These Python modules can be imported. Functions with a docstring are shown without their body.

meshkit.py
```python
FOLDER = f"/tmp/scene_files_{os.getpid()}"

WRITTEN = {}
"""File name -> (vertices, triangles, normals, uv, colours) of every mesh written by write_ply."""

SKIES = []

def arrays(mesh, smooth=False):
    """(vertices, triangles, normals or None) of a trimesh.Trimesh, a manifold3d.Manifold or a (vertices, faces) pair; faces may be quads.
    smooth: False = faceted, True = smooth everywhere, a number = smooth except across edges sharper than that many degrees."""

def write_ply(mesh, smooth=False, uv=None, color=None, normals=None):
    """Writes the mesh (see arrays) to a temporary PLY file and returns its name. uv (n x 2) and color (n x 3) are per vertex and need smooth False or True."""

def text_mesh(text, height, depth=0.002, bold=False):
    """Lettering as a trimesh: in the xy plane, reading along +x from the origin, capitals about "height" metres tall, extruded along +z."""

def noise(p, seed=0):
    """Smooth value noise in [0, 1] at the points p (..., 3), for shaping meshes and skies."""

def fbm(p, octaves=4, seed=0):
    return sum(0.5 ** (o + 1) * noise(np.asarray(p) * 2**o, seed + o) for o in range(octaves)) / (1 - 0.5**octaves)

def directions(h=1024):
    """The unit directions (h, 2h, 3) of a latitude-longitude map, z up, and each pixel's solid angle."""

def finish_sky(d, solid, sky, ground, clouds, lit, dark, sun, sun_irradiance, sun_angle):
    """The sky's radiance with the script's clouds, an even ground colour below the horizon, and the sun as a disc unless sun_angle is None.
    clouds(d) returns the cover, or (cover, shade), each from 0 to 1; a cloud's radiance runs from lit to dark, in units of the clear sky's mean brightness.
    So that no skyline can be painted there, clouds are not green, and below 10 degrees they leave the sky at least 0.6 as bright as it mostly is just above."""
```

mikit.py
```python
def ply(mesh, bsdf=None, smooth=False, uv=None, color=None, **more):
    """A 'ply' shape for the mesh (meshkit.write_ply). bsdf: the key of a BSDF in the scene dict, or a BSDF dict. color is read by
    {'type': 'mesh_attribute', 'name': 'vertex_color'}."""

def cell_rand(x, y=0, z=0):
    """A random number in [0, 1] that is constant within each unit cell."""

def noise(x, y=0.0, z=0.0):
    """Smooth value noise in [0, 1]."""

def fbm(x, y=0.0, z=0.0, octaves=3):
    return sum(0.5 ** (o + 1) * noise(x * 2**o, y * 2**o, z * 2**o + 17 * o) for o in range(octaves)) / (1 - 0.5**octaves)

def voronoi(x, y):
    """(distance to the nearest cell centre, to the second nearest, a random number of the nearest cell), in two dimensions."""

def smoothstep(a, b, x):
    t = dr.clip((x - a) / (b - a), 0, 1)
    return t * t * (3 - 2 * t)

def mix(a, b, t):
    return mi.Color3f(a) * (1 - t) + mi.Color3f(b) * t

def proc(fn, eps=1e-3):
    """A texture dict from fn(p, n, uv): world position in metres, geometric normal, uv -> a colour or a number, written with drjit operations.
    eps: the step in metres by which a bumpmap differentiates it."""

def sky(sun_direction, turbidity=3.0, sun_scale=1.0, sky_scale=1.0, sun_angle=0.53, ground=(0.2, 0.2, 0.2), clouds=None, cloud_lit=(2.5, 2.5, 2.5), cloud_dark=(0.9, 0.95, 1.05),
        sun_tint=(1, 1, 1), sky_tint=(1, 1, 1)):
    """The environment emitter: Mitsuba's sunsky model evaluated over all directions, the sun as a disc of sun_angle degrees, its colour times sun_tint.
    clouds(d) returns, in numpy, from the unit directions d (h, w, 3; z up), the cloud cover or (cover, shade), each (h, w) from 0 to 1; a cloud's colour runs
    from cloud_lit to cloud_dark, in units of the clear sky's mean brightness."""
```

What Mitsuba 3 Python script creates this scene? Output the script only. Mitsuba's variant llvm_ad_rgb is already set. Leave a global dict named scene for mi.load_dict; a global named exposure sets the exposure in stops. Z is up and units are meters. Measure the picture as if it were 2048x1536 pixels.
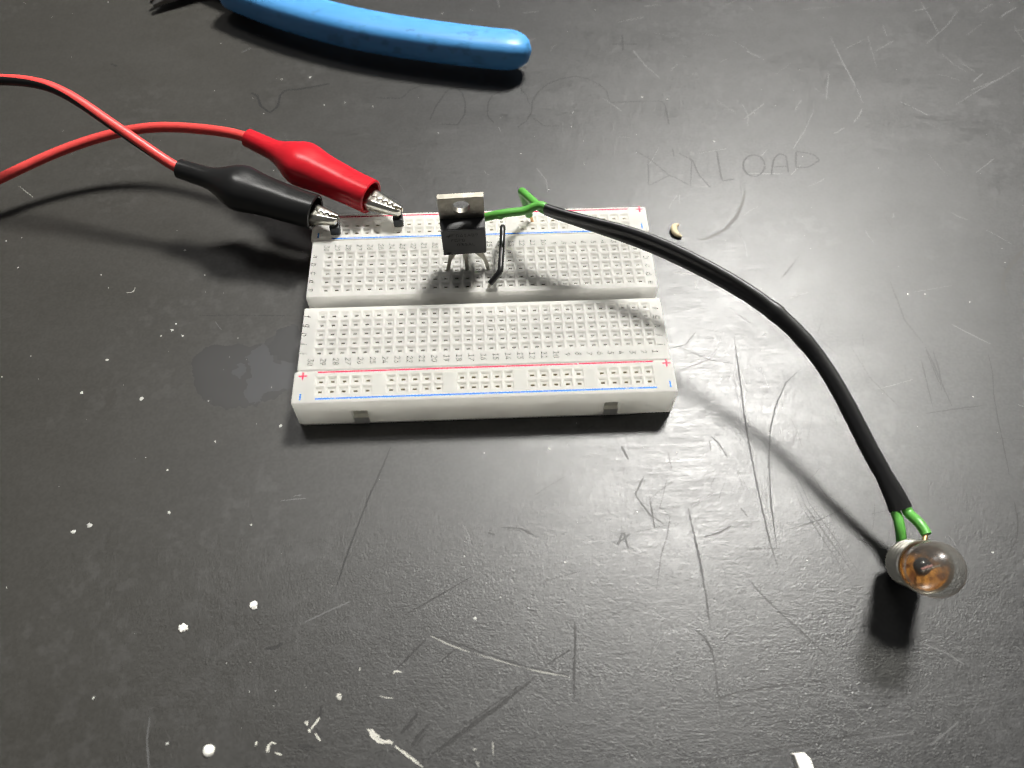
import math
import numpy as np, trimesh, manifold3d as m3, drjit as dr, mitsuba as mi
import mikit, meshkit
from mikit import proc, noise, fbm, voronoi, cell_rand, smoothstep, mix
from scipy.interpolate import CubicSpline
from shapely.geometry import Polygon, Point, box as sbox
T = mi.ScalarTransform4f
rng = np.random.default_rng(7)
# ------------------------------------------------------------------ camera, light, exposure (all coordinates below are millimetres, table top z = 0)
MM = 0.001
CAM = np.array([37.85, -102.68, 155.27])
FWD = np.array([0.02547887, 0.53540373, -0.84421187])
UP = np.array([0.03257256, 0.843593, 0.5359943])
scene, labels = {}, {}
scene['camera'] = {'type': 'thinlens', 'fov': 64.93, 'fov_axis': 'x', 'near_clip': 0.01, 'far_clip': 20.0, 'aperture_radius': 0.0008, 'focus_distance': 0.186,
                   'to_world': T().look_at(origin=list(CAM * MM), target=list((CAM + FWD * 100) * MM), up=list(UP))}
exposure = 0.05
def lamp(key, at, aim, sx, sy, rad, label):
    scene[key] = {'type': 'rectangle', 'to_world': T().look_at(origin=[a * MM for a in at], target=[a * MM for a in aim], up=[0, 1, 0.02]) @ T().scale([sx * MM / 2, sy * MM / 2, 1]),
                  'emitter': {'type': 'area', 'radiance': {'type': 'rgb', 'value': list(rad)}}}
    labels[key] = {'label': label, 'category': 'lamp', 'kind': 'structure'}
lamp('ceiling_light', (412, 630, 1100), (40, 0, 0), 235, 195, np.array([1.0, .98, .93]) * 276, 'bright warm white lamp above and behind the table')
lamp('ceiling_light_001', (-150, 420, 950), (40, 0, 0), 260, 200, np.array([1.0, .98, .94]) * 11, 'weaker wide lamp above the left side of the table')
scene['room_light'] = {'type': 'constant', 'radiance': {'type': 'rgb', 'value': [.078, .079, .080]}}

# ------------------------------------------------------------------ helpers
def tm(m):
    if isinstance(m, m3.Manifold):
        q = m.to_mesh(); m = trimesh.Trimesh(q.vert_properties[:, :3], q.tri_verts, process=False)
    return m
def obj(key, mesh, mat, smooth=False, label=None, cat=None, group=None, kind=None):
    base, n = key, 1
    while key in scene:
        key = f'{base}_{n:03d}'; n += 1
    mesh = tm(mesh)
    if isinstance(mesh, tuple): mesh = trimesh.Trimesh(np.asarray(mesh[0], float), np.asarray(mesh[1]), process=False)
    mesh = trimesh.Trimesh(mesh.vertices * MM, mesh.faces, process=False)
    scene[key] = mikit.ply(mesh, mat, smooth=smooth)
    if label or kind: tag(key, label, cat, group, kind)
    return key
def tag(key, label=None, cat=None, group=None, kind=None):
    d = {k: v for k, v in dict(label=label, category=cat, group=group, kind=kind).items() if v}
    labels[key] = d
def cat_(ms): return trimesh.util.concatenate([tm(m) for m in ms])
def bx(x0, x1, y0, y1, z0, z1): return m3.Manifold.cube([x1 - x0, y1 - y0, z1 - z0]).translate([x0, y0, z0])
def frustum(x, y, z0, z1, a0, a1):
    v = [(x + sx * a, y + sy * a, z) for z, a in ((z0, a0), (z1, a1)) for sx in (-1, 1) for sy in (-1, 1)]
    return m3.Manifold.hull_points(np.array(v, float))
def soft_box(x0, x1, y0, y1, z0, z1, r, rb=0.0, rc=.8):
    """A box with rounded upright edges rc and a rounded top edge r."""
    pts = []
    def ring(z, i):
        c = max(rc - i, .05)
        for cx, cy, a0 in ((x1 - i - c, y1 - i - c, 0), (x0 + i + c, y1 - i - c, 90), (x0 + i + c, y0 + i + c, 180), (x1 - i - c, y0 + i + c, 270)):
            for a in (0, 22.5, 45, 67.5, 90):
                t = math.radians(a0 + a); pts.append((cx + c * math.cos(t), cy + c * math.sin(t), z))
    ring(z0, rb)
    if rb: ring(z0 + rb, 0)
    for a in (0, 30, 60, 90):
        t = math.radians(a); ring(z1 - r + r * math.sin(t), r * (1 - math.cos(t)))
    return m3.Manifold.hull_points(np.array(pts, float))
def lathe(prof, n=64):
    prof = np.array(prof, float); a = np.arange(n) * 2 * np.pi / n
    v = np.stack([prof[:, None, 0] * np.cos(a), prof[:, None, 0] * np.sin(a), np.repeat(prof[:, 1:2], n, 1)], -1).reshape(-1, 3)
    f = []
    for i in range(len(prof) - 1):
        for j in range(n):
            k = (j + 1) % n; f += [(i * n + j, i * n + k, (i + 1) * n + k), (i * n + j, (i + 1) * n + k, (i + 1) * n + j)]
    return trimesh.Trimesh(v, f, process=False)
def spline(pts, n):
    pts = np.array(pts, float); d = np.r_[0, np.cumsum(np.linalg.norm(np.diff(pts[:, :3], axis=0), axis=1))]
    return CubicSpline(d, pts)(np.linspace(0, d[-1], n))
def frames(p, u0=(0, 0, 1)):
    t = np.gradient(p, axis=0); t /= np.linalg.norm(t, axis=1, keepdims=True)
    u = np.array(u0, float); us = []
    for k in range(len(p)):
        u = u - t[k] * (u @ t[k]); u /= np.linalg.norm(u); us.append(u)
    us = np.array(us); return t, us, np.cross(t, us)
def loft(rings, cap0=True, cap1=True, closed=True):
    """Skin through rings (N, M, 3)."""
    r = np.asarray(rings, float); n, m = r.shape[:2]; f = []
    i = np.arange(m if closed else m - 1); j = (i + 1) % m
    for k in range(n - 1):
        f.append(np.c_[k * m + i, k * m + j, (k + 1) * m + j]); f.append(np.c_[k * m + i, (k + 1) * m + j, (k + 1) * m + i])
    v = r.reshape(-1, 3); f = np.vstack(f)
    for on, k, s in ((cap0, 0, 1), (cap1, n - 1, -1)):
        if on:
            v = np.vstack([v, r[k].mean(0)]); c = len(v) - 1; g = np.c_[k * m + j, k * m + i, np.full(len(i), c)]
            f = np.vstack([f, g if s > 0 else g[:, ::-1]])
    return trimesh.Trimesh(v, f, process=False)
def tube(pts, rad, n=None, sides=16, wob=0.0, seed=0, caps=True):
    n = n or 12 * len(pts)
    p = spline(pts, n); t, u, w = frames(p, (0, .1, 1))
    rad = np.broadcast_to(np.interp(np.linspace(0, 1, n), np.linspace(0, 1, np.size(rad)), np.atleast_1d(rad)), n)
    a = np.arange(sides) * 2 * np.pi / sides
    rr = rad[:, None] * np.ones(sides)
    if wob: rr = rr * (1 + wob * (meshkit.noise(p[:, None] * .6 + np.stack([np.cos(a), np.sin(a), a * 0], -1), seed) - .5))
    return loft(p[:, None] + rr[..., None] * (np.cos(a)[:, None] * u[:, None] + np.sin(a)[:, None] * w[:, None]), caps, caps)
def bent(pts, n=90, soft=2.0):
    """A polyline resampled evenly with its corners rounded."""
    from scipy.ndimage import gaussian_filter1d
    pts = np.array([tuple(q) for q in pts], float); d = np.r_[0, np.cumsum(np.linalg.norm(np.diff(pts, axis=0), axis=1))]
    q = np.stack([np.interp(np.linspace(0, d[-1], n), d, pts[:, k]) for k in range(3)], 1)
    return gaussian_filter1d(q, soft, axis=0, mode='nearest')
def ribbon(pts, w, z, seed, rough=.45, step=.35, taper=True):
    """A flat stroke of uneven width lying z above the table."""
    pts = np.array([tuple(p) for p in pts], float)
    L = np.linalg.norm(np.diff(pts, axis=0), axis=1).sum(); n = max(6, int(L / step))
    p = bent(np.c_[pts, pts[:, 0] * 0], n, 1.6)[:, :2] if len(pts) > 2 else np.linspace(pts[0], pts[1], n)
    t = np.gradient(p, axis=0); t /= np.linalg.norm(t, axis=1, keepdims=True) + 1e-9; q = np.c_[-t[:, 1], t[:, 0]]
    s = np.linspace(0, 1, n); e = np.minimum(1, np.minimum(s, 1 - s) * 8) ** .6 if taper else np.ones(n)
    N = lambda k: meshkit.fbm(np.c_[p * 1.6, np.full(n, k)], 3, seed) - .5
    a, b = w / 2 * e * np.maximum(.12, 1 + 2.4 * rough * N(3.3)), w / 2 * e * np.maximum(.12, 1 + 2.4 * rough * N(9.1))
    v = np.vstack([np.c_[p + q * a[:, None], np.full(n, z)], np.c_[p - q * b[:, None], np.full(n, z)]])
    i = np.arange(n - 1)
    return trimesh.Trimesh(v, np.vstack([np.c_[i + n, i + 1 + n, i + 1], np.c_[i + n, i + 1, i]]), process=False)
def blob(r, x, y, z0, h, seed, sub=2, jag=.5):
    m = trimesh.creation.icosphere(subdivisions=sub); v = m.vertices
    k = 1 + jag * (meshkit.fbm(v * 1.7 + seed * 3.1, 3, seed) - .5) * 2
    m.vertices = v * k[:, None] * [r, r, h]; m.vertices[:, 2] = np.maximum(m.vertices[:, 2], -h * .25)
    m.apply_translation([x, y, z0 + h * .25]); return m
def place(mesh, o, ax, ref=(0, 1, 0)):
    """Local z -> ax."""
    z = np.array(ax, float); z /= np.linalg.norm(z); x = np.cross(ref, z); x /= np.linalg.norm(x)
    m = tm(mesh).copy(); m.vertices = m.vertices @ np.array([x, np.cross(z, x), z]) + np.array(o, float); return m

# ------------------------------------------------------------------ materials
def bsdf(name, d): scene[name] = d
def rgb(*c): return {'type': 'rgb', 'value': list(c)}
def pr(color, rough=.5, **k):
    c = color if isinstance(color, dict) else rgb(*color)
    return {'type': 'twosided', 'bsdf': {'type': 'principled', 'base_color': c, 'roughness': rough, **k}}

def table_color(p, n, uv):
    x, y = p.x * 1000, p.y * 1000
    a = fbm(x * .018, y * .018, 3.0, 3); b = fbm(x * .12, y * .35, 1.0, 3); c = noise(x * 2.3, y * 2.3, 5.0)
    k = .0265 * (0.86 + .22 * a + .12 * b + .20 * (c - .5))
    wear = smoothstep(.50, .72, fbm(x * .05 + 9, y * .05, 7.0, 4)) * smoothstep(.45, .75, fbm(x * .5, y * .5, 2.0, 3))
    warm = smoothstep(60, -60, x)
    return mi.Color3f(k + .006 * wear + .0030 * warm, k + .006 * wear + .0016 * warm, k + .0065 * wear - .0018 * warm)
def table_rough(p, n, uv):
    x, y = p.x * 1000, p.y * 1000
    return .37 + .08 * (fbm(x * .05, y * .16, 4.0, 3) - .5) + .09 * (noise(x * .25, y * 5.0, 8.0) - .5) + .06 * (noise(x * 1.6, y * 1.6, 2.0) - .5)
def table_bump(p, n, uv):
    x, y = p.x * 1000, p.y * 1000
    w = noise(x * .9, y * .9, 1.0) * .5
    g = .75 * noise(x * 4.6 + w, y * 5.2 - w, 3.0) + .8 * noise(x * 7.9 + .7 * y, y * 8.6 - .7 * x, 6.0)
    s = noise(x * .30, y * 6.0, 11.0)
    return g + .20 * s + .4 * noise(x * 1.7, y * 1.9, 2.0)
bsdf('table_top_mat', {'type': 'twosided', 'bsdf': {'type': 'bumpmap', 'arbitrary': proc(table_bump, 6e-5), 'scale': .027e-3,
     'bsdf': {'type': 'principled', 'base_color': proc(table_color), 'roughness': proc(table_rough), 'specular': .47}}})
bsdf('pencil_mat', pr((.0155, .0155, .0155), .46, specular=.30))
bsdf('scuff_mat', pr((.019, .0185, .018), .5, specular=.3))
bsdf('smear_mat', pr((.029, .027, .0235), .45, specular=.34))
bsdf('pale_mat', pr((.20, .197, .18), .6, specular=.4))
bsdf('chip_mat', pr((.40, .39, .35), .6, specular=.4))
bsdf('faint_mat', pr((.060, .060, .060), .5, specular=.5))
bsdf('damp_mat', {'type': 'twosided', 'bsdf': {'type': 'bumpmap', 'arbitrary': proc(table_bump, 6e-5), 'scale': .022e-3, 'bsdf': {'type': 'principled', 'base_color': rgb(*(.0195, .019, .0185)), 'roughness': .38, 'specular': .55}}})
bsdf('film_mat', {'type': 'twosided', 'bsdf': {'type': 'bumpmap', 'arbitrary': proc(table_bump, 6e-5), 'scale': .022e-3, 'bsdf': {'type': 'principled', 'base_color': rgb(*(.027, .0275, .0295)), 'roughness': .38, 'specular': .55}}})
bsdf('dark_mat', {'type': 'twosided', 'bsdf': {'type': 'bumpmap', 'arbitrary': proc(table_bump, 6e-5), 'scale': .022e-3, 'bsdf': {'type': 'principled', 'base_color': rgb(*(.0155, .0155, .0155)), 'roughness': .38, 'specular': .55}}})
bsdf('fleck_mat', pr((.36, .36, .34), .6))
def board_color(p, n, uv):
    k = fbm(p.x * 260, p.y * 260, p.z * 260, 3)
    d = smoothstep(.52, .75, fbm(p.x * 90 + 3, p.y * 140, p.z * 90, 4))
    return mix((.925, .918, .88), (.95, .945, .915), k) * (1 - .045 * d)
bsdf('board_mat', {'type': 'principledthin', 'base_color': proc(board_color), 'roughness': .42, 'diff_trans': 1.35, 'spec_trans': 0.0, 'eta': 1.5})
bsdf('backing_mat', pr((.70, .68, .60), .7))
def worn(c, k=.46):
    def f(p, n, uv):
        m = smoothstep(k, k - .07, fbm(p.x * 1900, p.y * 1900, 4.0, 3))
        return mix((.80, .79, .74), c, 1 - m * .7)
    return proc(f)
bsdf('red_ink', pr(worn((.56, .02, .07), .24), .6, specular=.2))
bsdf('blue_ink', pr(worn((.03, .16, .56), .27), .6, specular=.2))
bsdf('grey_ink', pr(worn((.035, .03, .025), .31), .6, specular=.2))
bsdf('clip_metal', pr((.34, .30, .20), .30, metallic=.9))
bsdf('clip_metal_dark', pr((.035, .032, .028), .5, metallic=.3))
def scuffed(base, amp, f):
    def fn(p, n, uv):
        k = fbm(p.x * f, p.y * f, p.z * f, 4); s = smoothstep(.55, .75, fbm(p.x * f * 2.5 + 5, p.z * f * .9, p.y * f, 3))
        return mi.Color3f(*[b * (1 - amp + 2 * amp * k) for b in base]) + .10 * s
    return proc(fn)
bsdf('tab_metal', pr(scuffed((.25, .235, .20), .45, 600), .42, metallic=.9))
bsdf('tin_metal', pr(scuffed((.44, .42, .36), .25, 500), .42, metallic=.85))
bsdf('nickel', pr(scuffed((.72, .70, .62), .12, 700), .24, metallic=1.0))
bsdf('base_metal', pr(scuffed((.74, .715, .62), .15, 500), .27, metallic=1.0))
bsdf('epoxy', pr((.030, .030, .031), .5, specular=.5))
bsdf('epoxy_gloss', pr((.014, .014, .015), .10, specular=.6))
bsdf('epoxy_print', pr((.004, .004, .004), .6, specular=.15))
bsdf('red_boot', pr((.43, .010, .018), .24, specular=.5))
bsdf('black_boot', pr((.010, .010, .010), .25, specular=.55))
bsdf('red_wire', pr((.58, .055, .05), .36, specular=.5))
bsdf('black_wire', pr((.011, .011, .011), .30, specular=.5))
bsdf('green_wire', pr((.085, .30, .05), .38, specular=.5))
bsdf('sleeve', pr((.010, .010, .0105), .44, specular=.45))
bsdf('copper', pr((.72, .45, .22), .3, metallic=.9))
bsdf('header_plastic', pr((.022, .024, .027), .42, specular=.4))
def blue_fn(p, n, uv):
    k = fbm(p.x * 120, p.y * 120, p.z * 120, 3)
    return mix((.045, .215, .48), (.075, .27, .56), k) * (1 - .25 * smoothstep(.58, .75, fbm(p.x * 300, p.y * 500, p.z * 300, 4)))
bsdf('blue_grip', {'type': 'twosided', 'bsdf': {'type': 'bumpmap', 'arbitrary': proc(lambda p, n, uv: noise(p.x * 3500, p.y * 3500, p.z * 3500), 1e-4), 'scale': .008e-3,
     'bsdf': {'type': 'principled', 'base_color': proc(blue_fn), 'roughness': .42, 'specular': .45}}})
bsdf('steel', pr((.16, .155, .15), .35, metallic=.9))
bsdf('globe_glass', {'type': 'blendbsdf', 'weight': .22, 'a': {'type': 'thindielectric', 'int_ior': 1.52, 'ext_ior': 1.0, 'specular_transmittance': rgb(.92, .92, .90)},
     'b': {'type': 'twosided', 'bsdf': {'type': 'principled', 'base_color': rgb(.16, .158, .146), 'roughness': .27, 'specular': 1.0}}})
def cement(p, n, uv):
    k = fbm(p.x * 900, p.y * 900, p.z * 900, 4)
    return mix((.13, .042, .007), (.50, .21, .032), smoothstep(.3, .7, k))
bsdf('cement', pr(proc(cement), .35, specular=.6))
bsdf('black_glass', pr((.012, .011, .012), .2))
bsdf('bead_glass', pr((.45, .22, .20), .15))
bsdf('solder', pr((.66, .65, .62), .28, metallic=.95))
bsdf('cream', pr((.52, .43, .28), .7))
bsdf('white_stuff', pr((.68, .67, .62), .6))

# ------------------------------------------------------------------ table
obj('tabletop', bx(-430, 620, -330, 560, -22, 0), 'table_top_mat', label='black scuffed laboratory table top with scratches and pencil marks', kind='structure')
PENCIL=[(0.62, [(103.1, 70.9), (102.7, 65.3), (102.4, 59.0), (106.1, 59.7)]), (0.62, [(115.4, 64.6), (114.8, 62.9), (113.7, 61.5), (112.5, 60.6), (111.2, 60.5), (110.1, 61.1), (109.4, 62.3), (109.2, 63.9), (109.5, 65.7), (110.4, 67.4), (111.6, 68.5), (112.9, 69.1), (114.1, 68.8), (115.1, 67.9), (115.5, 66.4), (115.4, 64.6)]), (0.62, [(116.3, 60.8), (118.4, 67.1), (120.6, 69.4), (122.1, 68.2), (121.3, 61.6)]), (0.5, [(117.8, 63.9), (121.4, 64.2)]), (0.62, [(125.3, 69.9), (123.8, 63.5), (127.4, 63.6), (131.2, 66.2), (129.8, 68.7), (125.3, 69.9)]), (0.62, [(79.1, 120.3), (86.7, 120.0)]), (0.62, [(82.6, 124.8), (82.0, 117.2)]), (0.5, [(47.7, 82.7), (50.7, 85.8), (52.2, 89.7), (52.4, 93.4), (54.3, 97.9), (57.5, 101.7), (61.4, 103.9), (66.1, 105.1), (70.5, 103.5), (73.2, 100.6), (74.9, 97.8), (75.3, 92.6), (82.8, 92.8), (90.9, 92.7), (91.4, 90.4), (91.3, 82.2)]), (0.38, [(51.8, 92.3), (50.8, 96.9), (49.2, 100.3)]), (0.38, [(52.2, 86.8), (55.6, 83.0), (59.9, 82.9)]), (0.38, [(6.6, 97.1), (14.2, 96.8), (16.5, 100.4), (20.6, 103.0)]), (0.5, [(22.6, 86.8), (24.0, 92.2), (27.6, 100.0), (30.2, 101.3), (31.9, 98.7), (32.9, 94.1), (32.7, 89.0), (30.5, 84.4), (25.5, 85.0)]), (0.5, [(44.0, 98.9), (40.9, 97.2), (39.5, 93.9), (39.2, 87.9), (41.3, 84.6)]), (0.38, [(80.2, 72.1), (83.9, 68.3), (88.5, 61.5)]), (0.38, [(83.6, 70.0), (82.1, 57.9), (88.6, 61.9), (93.2, 57.8)]), (0.5, [(90.8, 72.1), (90.8, 69.3)]), (0.5, [(92.2, 70.5), (95.7, 67.5), (96.4, 62.0), (98.9, 56.5)]), (0.38, [(95.6, 67.9), (93.5, 57.4)]), (0.88, [(-30.8, 100.9), (-28.6, 99.7), (-26.8, 94.7), (-23.8, 91.5), (-21.8, 94.5), (-21.8, 99.5), (-20.3, 101.7), (-16.2, 102.0), (-7.5, 104.2)]), (0.62, [(63.6, -41.1), (62.4, -43.7)]), (0.62, [(63.9, -41.1), (64.4, -44.6)]), (0.5, [(62.9, -43.0), (65.2, -41.4)])]
SCUFF=[(0.75, [(95.9, 7.6), (94.9, -5.1), (93.9, -15.7), (93.6, -23.2), (93.3, -35.0), (93.4, -44.4), (93.9, -50.2)]), (0.62, [(110.0, -2.3), (105.3, -6.2), (101.7, -12.1), (99.0, -18.4), (96.9, -27.0), (95.4, -36.2), (94.5, -46.0)]), (0.5, [(87.0, -50.9), (89.2, -54.6), (92.3, -58.6), (95.4, -62.1), (100.1, -68.1)]), (0.31, [(101.6, -30.1), (102.5, -36.5), (105.1, -42.7), (108.9, -52.3)]), (0.25, [(102.4, -29.6), (103.4, -36.1), (106.2, -42.4), (110.1, -51.9)]), (0.25, [(100.8, -30.9), (101.6, -36.7), (104.0, -43.2), (107.6, -52.6)]), (0.5, [(140.5, 2.9), (140.3, -2.1), (140.5, -8.0)]), (0.5, [(141.9, 1.4), (141.5, -4.2), (140.3, -9.9)]), (0.5, [(138.3, -1.3), (137.5, -8.2), (136.9, -14.1)]), (0.5, [(134.6, -15.6), (140.5, -14.9), (148.4, -14.0)]), (0.5, [(154.8, 0.9), (153.7, -5.4), (151.8, -11.4), (150.5, -17.2), (149.5, -22.9), (147.7, -31.9)]), (0.5, [(146.6, -37.1), (145.8, -41.6), (144.2, -45.3), (141.0, -49.1)]), (0.5, [(85.5, -19.2), (87.2, -21.7), (88.4, -25.1)]), (0.75, [(65.6, -20.9), (66.3, -23.1), (67.0, -24.7)]), (0.38, [(85.1, -20.4), (85.0, -23.5)]), (0.5, [(75.3, -61.3), (76.9, -62.8), (77.9, -65.2), (77.9, -69.3)]), (0.38, [(82.7, -61.8), (80.2, -63.4)]), (0.88, [(52.4, -58.5), (52.1, -63.2), (51.5, -67.8), (51.1, -73.1)]), (0.5, [(51.7, -63.7), (46.1, -66.8)]), (1.12, [(44.6, -68.4), (39.4, -72.2), (32.0, -76.7), (24.9, -81.4)]), (0.38, [(70.6, -84.3), (80.6, -83.3), (92.5, -82.2), (104.6, -80.6)]), (0.31, [(76.0, -73.9), (83.6, -72.6), (93.1, -71.7), (98.8, -71.5)]), (0.31, [(74.0, -37.6), (72.8, -42.0), (70.9, -46.1), (68.7, -54.3)]), (0.75, [(15.6, -19.2), (13.9, -24.3), (11.8, -30.1), (9.5, -37.3), (7.4, -44.7), (6.0, -50.3)]), (1.12, [(22.8, -73.7), (21.4, -75.7), (19.5, -77.7)]), (1.12, [(24.8, -75.9), (22.6, -78.3), (21.5, -79.9)]), (0.62, [(24.1, -60.7), (20.4, -64.5), (18.2, -66.4)]), (0.62, [(30.3, -62.3), (26.5, -65.4)]), (0.5, [(33.3, -48.8), (26.4, -52.6), (19.7, -56.2)]), (1.0, [(36.0, -40.0), (37.6, -40.6)]), (0.5, [(43.7, -39.7), (45.7, -41.1)]), (0.5, [(38.6, -39.0), (42.7, -39.2), (45.0, -40.9)]), (1.25, [(-6.7, -61.8), (-4.8, -61.4), (-3.0, -60.7)]), (0.5, [(24.1, -60.0), (33.1, -63.4), (41.5, -66.5), (50.7, -68.8)]), (1.0, [(4.7, -71.9), (5.1, -73.8), (4.8, -74.6)]), (0.75, [(4.2, -75.9), (5.7, -77.6)]), (0.88, [(1.3, -78.6), (4.5, -79.3)]), (0.38, [(-32.4, 18.3), (-19.8, 17.9), (-8.9, 17.2)]), (0.5, [(140.6, 1.5), (141.3, -14.3)]), (0.62, [(88.8, -36.5), (90.0, -38.7)]), (0.5, [(79.8, -42.8), (83.6, -41.9), (86.6, -40.3)]), (0.38, [(75.9, -27.3), (75.6, -22.5)]), (0.38, [(77.7, 3.9), (83.8, 5.1), (87.4, 9.3)]), (0.5, [(70.2, -34.1), (70.4, -40.8)]), (0.62, [(69.9, -28.3), (67.2, -32.8), (69.8, -37.4), (72.6, -39.8)]), (0.38, [(81.4, 5.2), (88.9, 0.6), (94.6, -0.7)]), (0.75, [(77.9, -35.5), (78.4, -45.4), (78.5, -54.6), (78.3, -61.4)]), (0.5, [(77.8, -68.8), (77.5, -75.9)]), (0.38, [(111.9, -36.9), (104.8, -39.9), (97.6, -41.8)]), (0.5, [(138.0, 22.9), (138.0, 10.4), (140.5, 2.9)]), (0.38, [(122.8, 3.6), (124.9, -5.6), (129.6, -14.2)]), (0.38, [(110.6, 23.9), (117.5, 31.9)]), (0.88, [(-75.1, 115.9), (-72.4, 114.8)]), (0.75, [(88.1, 40.7), (87.9, 38.1)]), (0.62, [(96.8, 92.9), (96.9, 90.7)]), (0.62, [(121.6, -36.1), (121.7, -39.5)])]
SMEAR=[(1.0, [(108.0, 55.4), (106.5, 50.8), (104.0, 45.9), (100.2, 41.5), (95.6, 38.7), (92.1, 37.6)]), (1.25, [(175.1, 31.4), (170.1, 26.5), (167.2, 23.4), (165.4, 19.4), (165.7, 16.7)]), (1.12, [(-48.5, -6.9), (-47.8, -3.7), (-47.5, -1.7)])]
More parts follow.
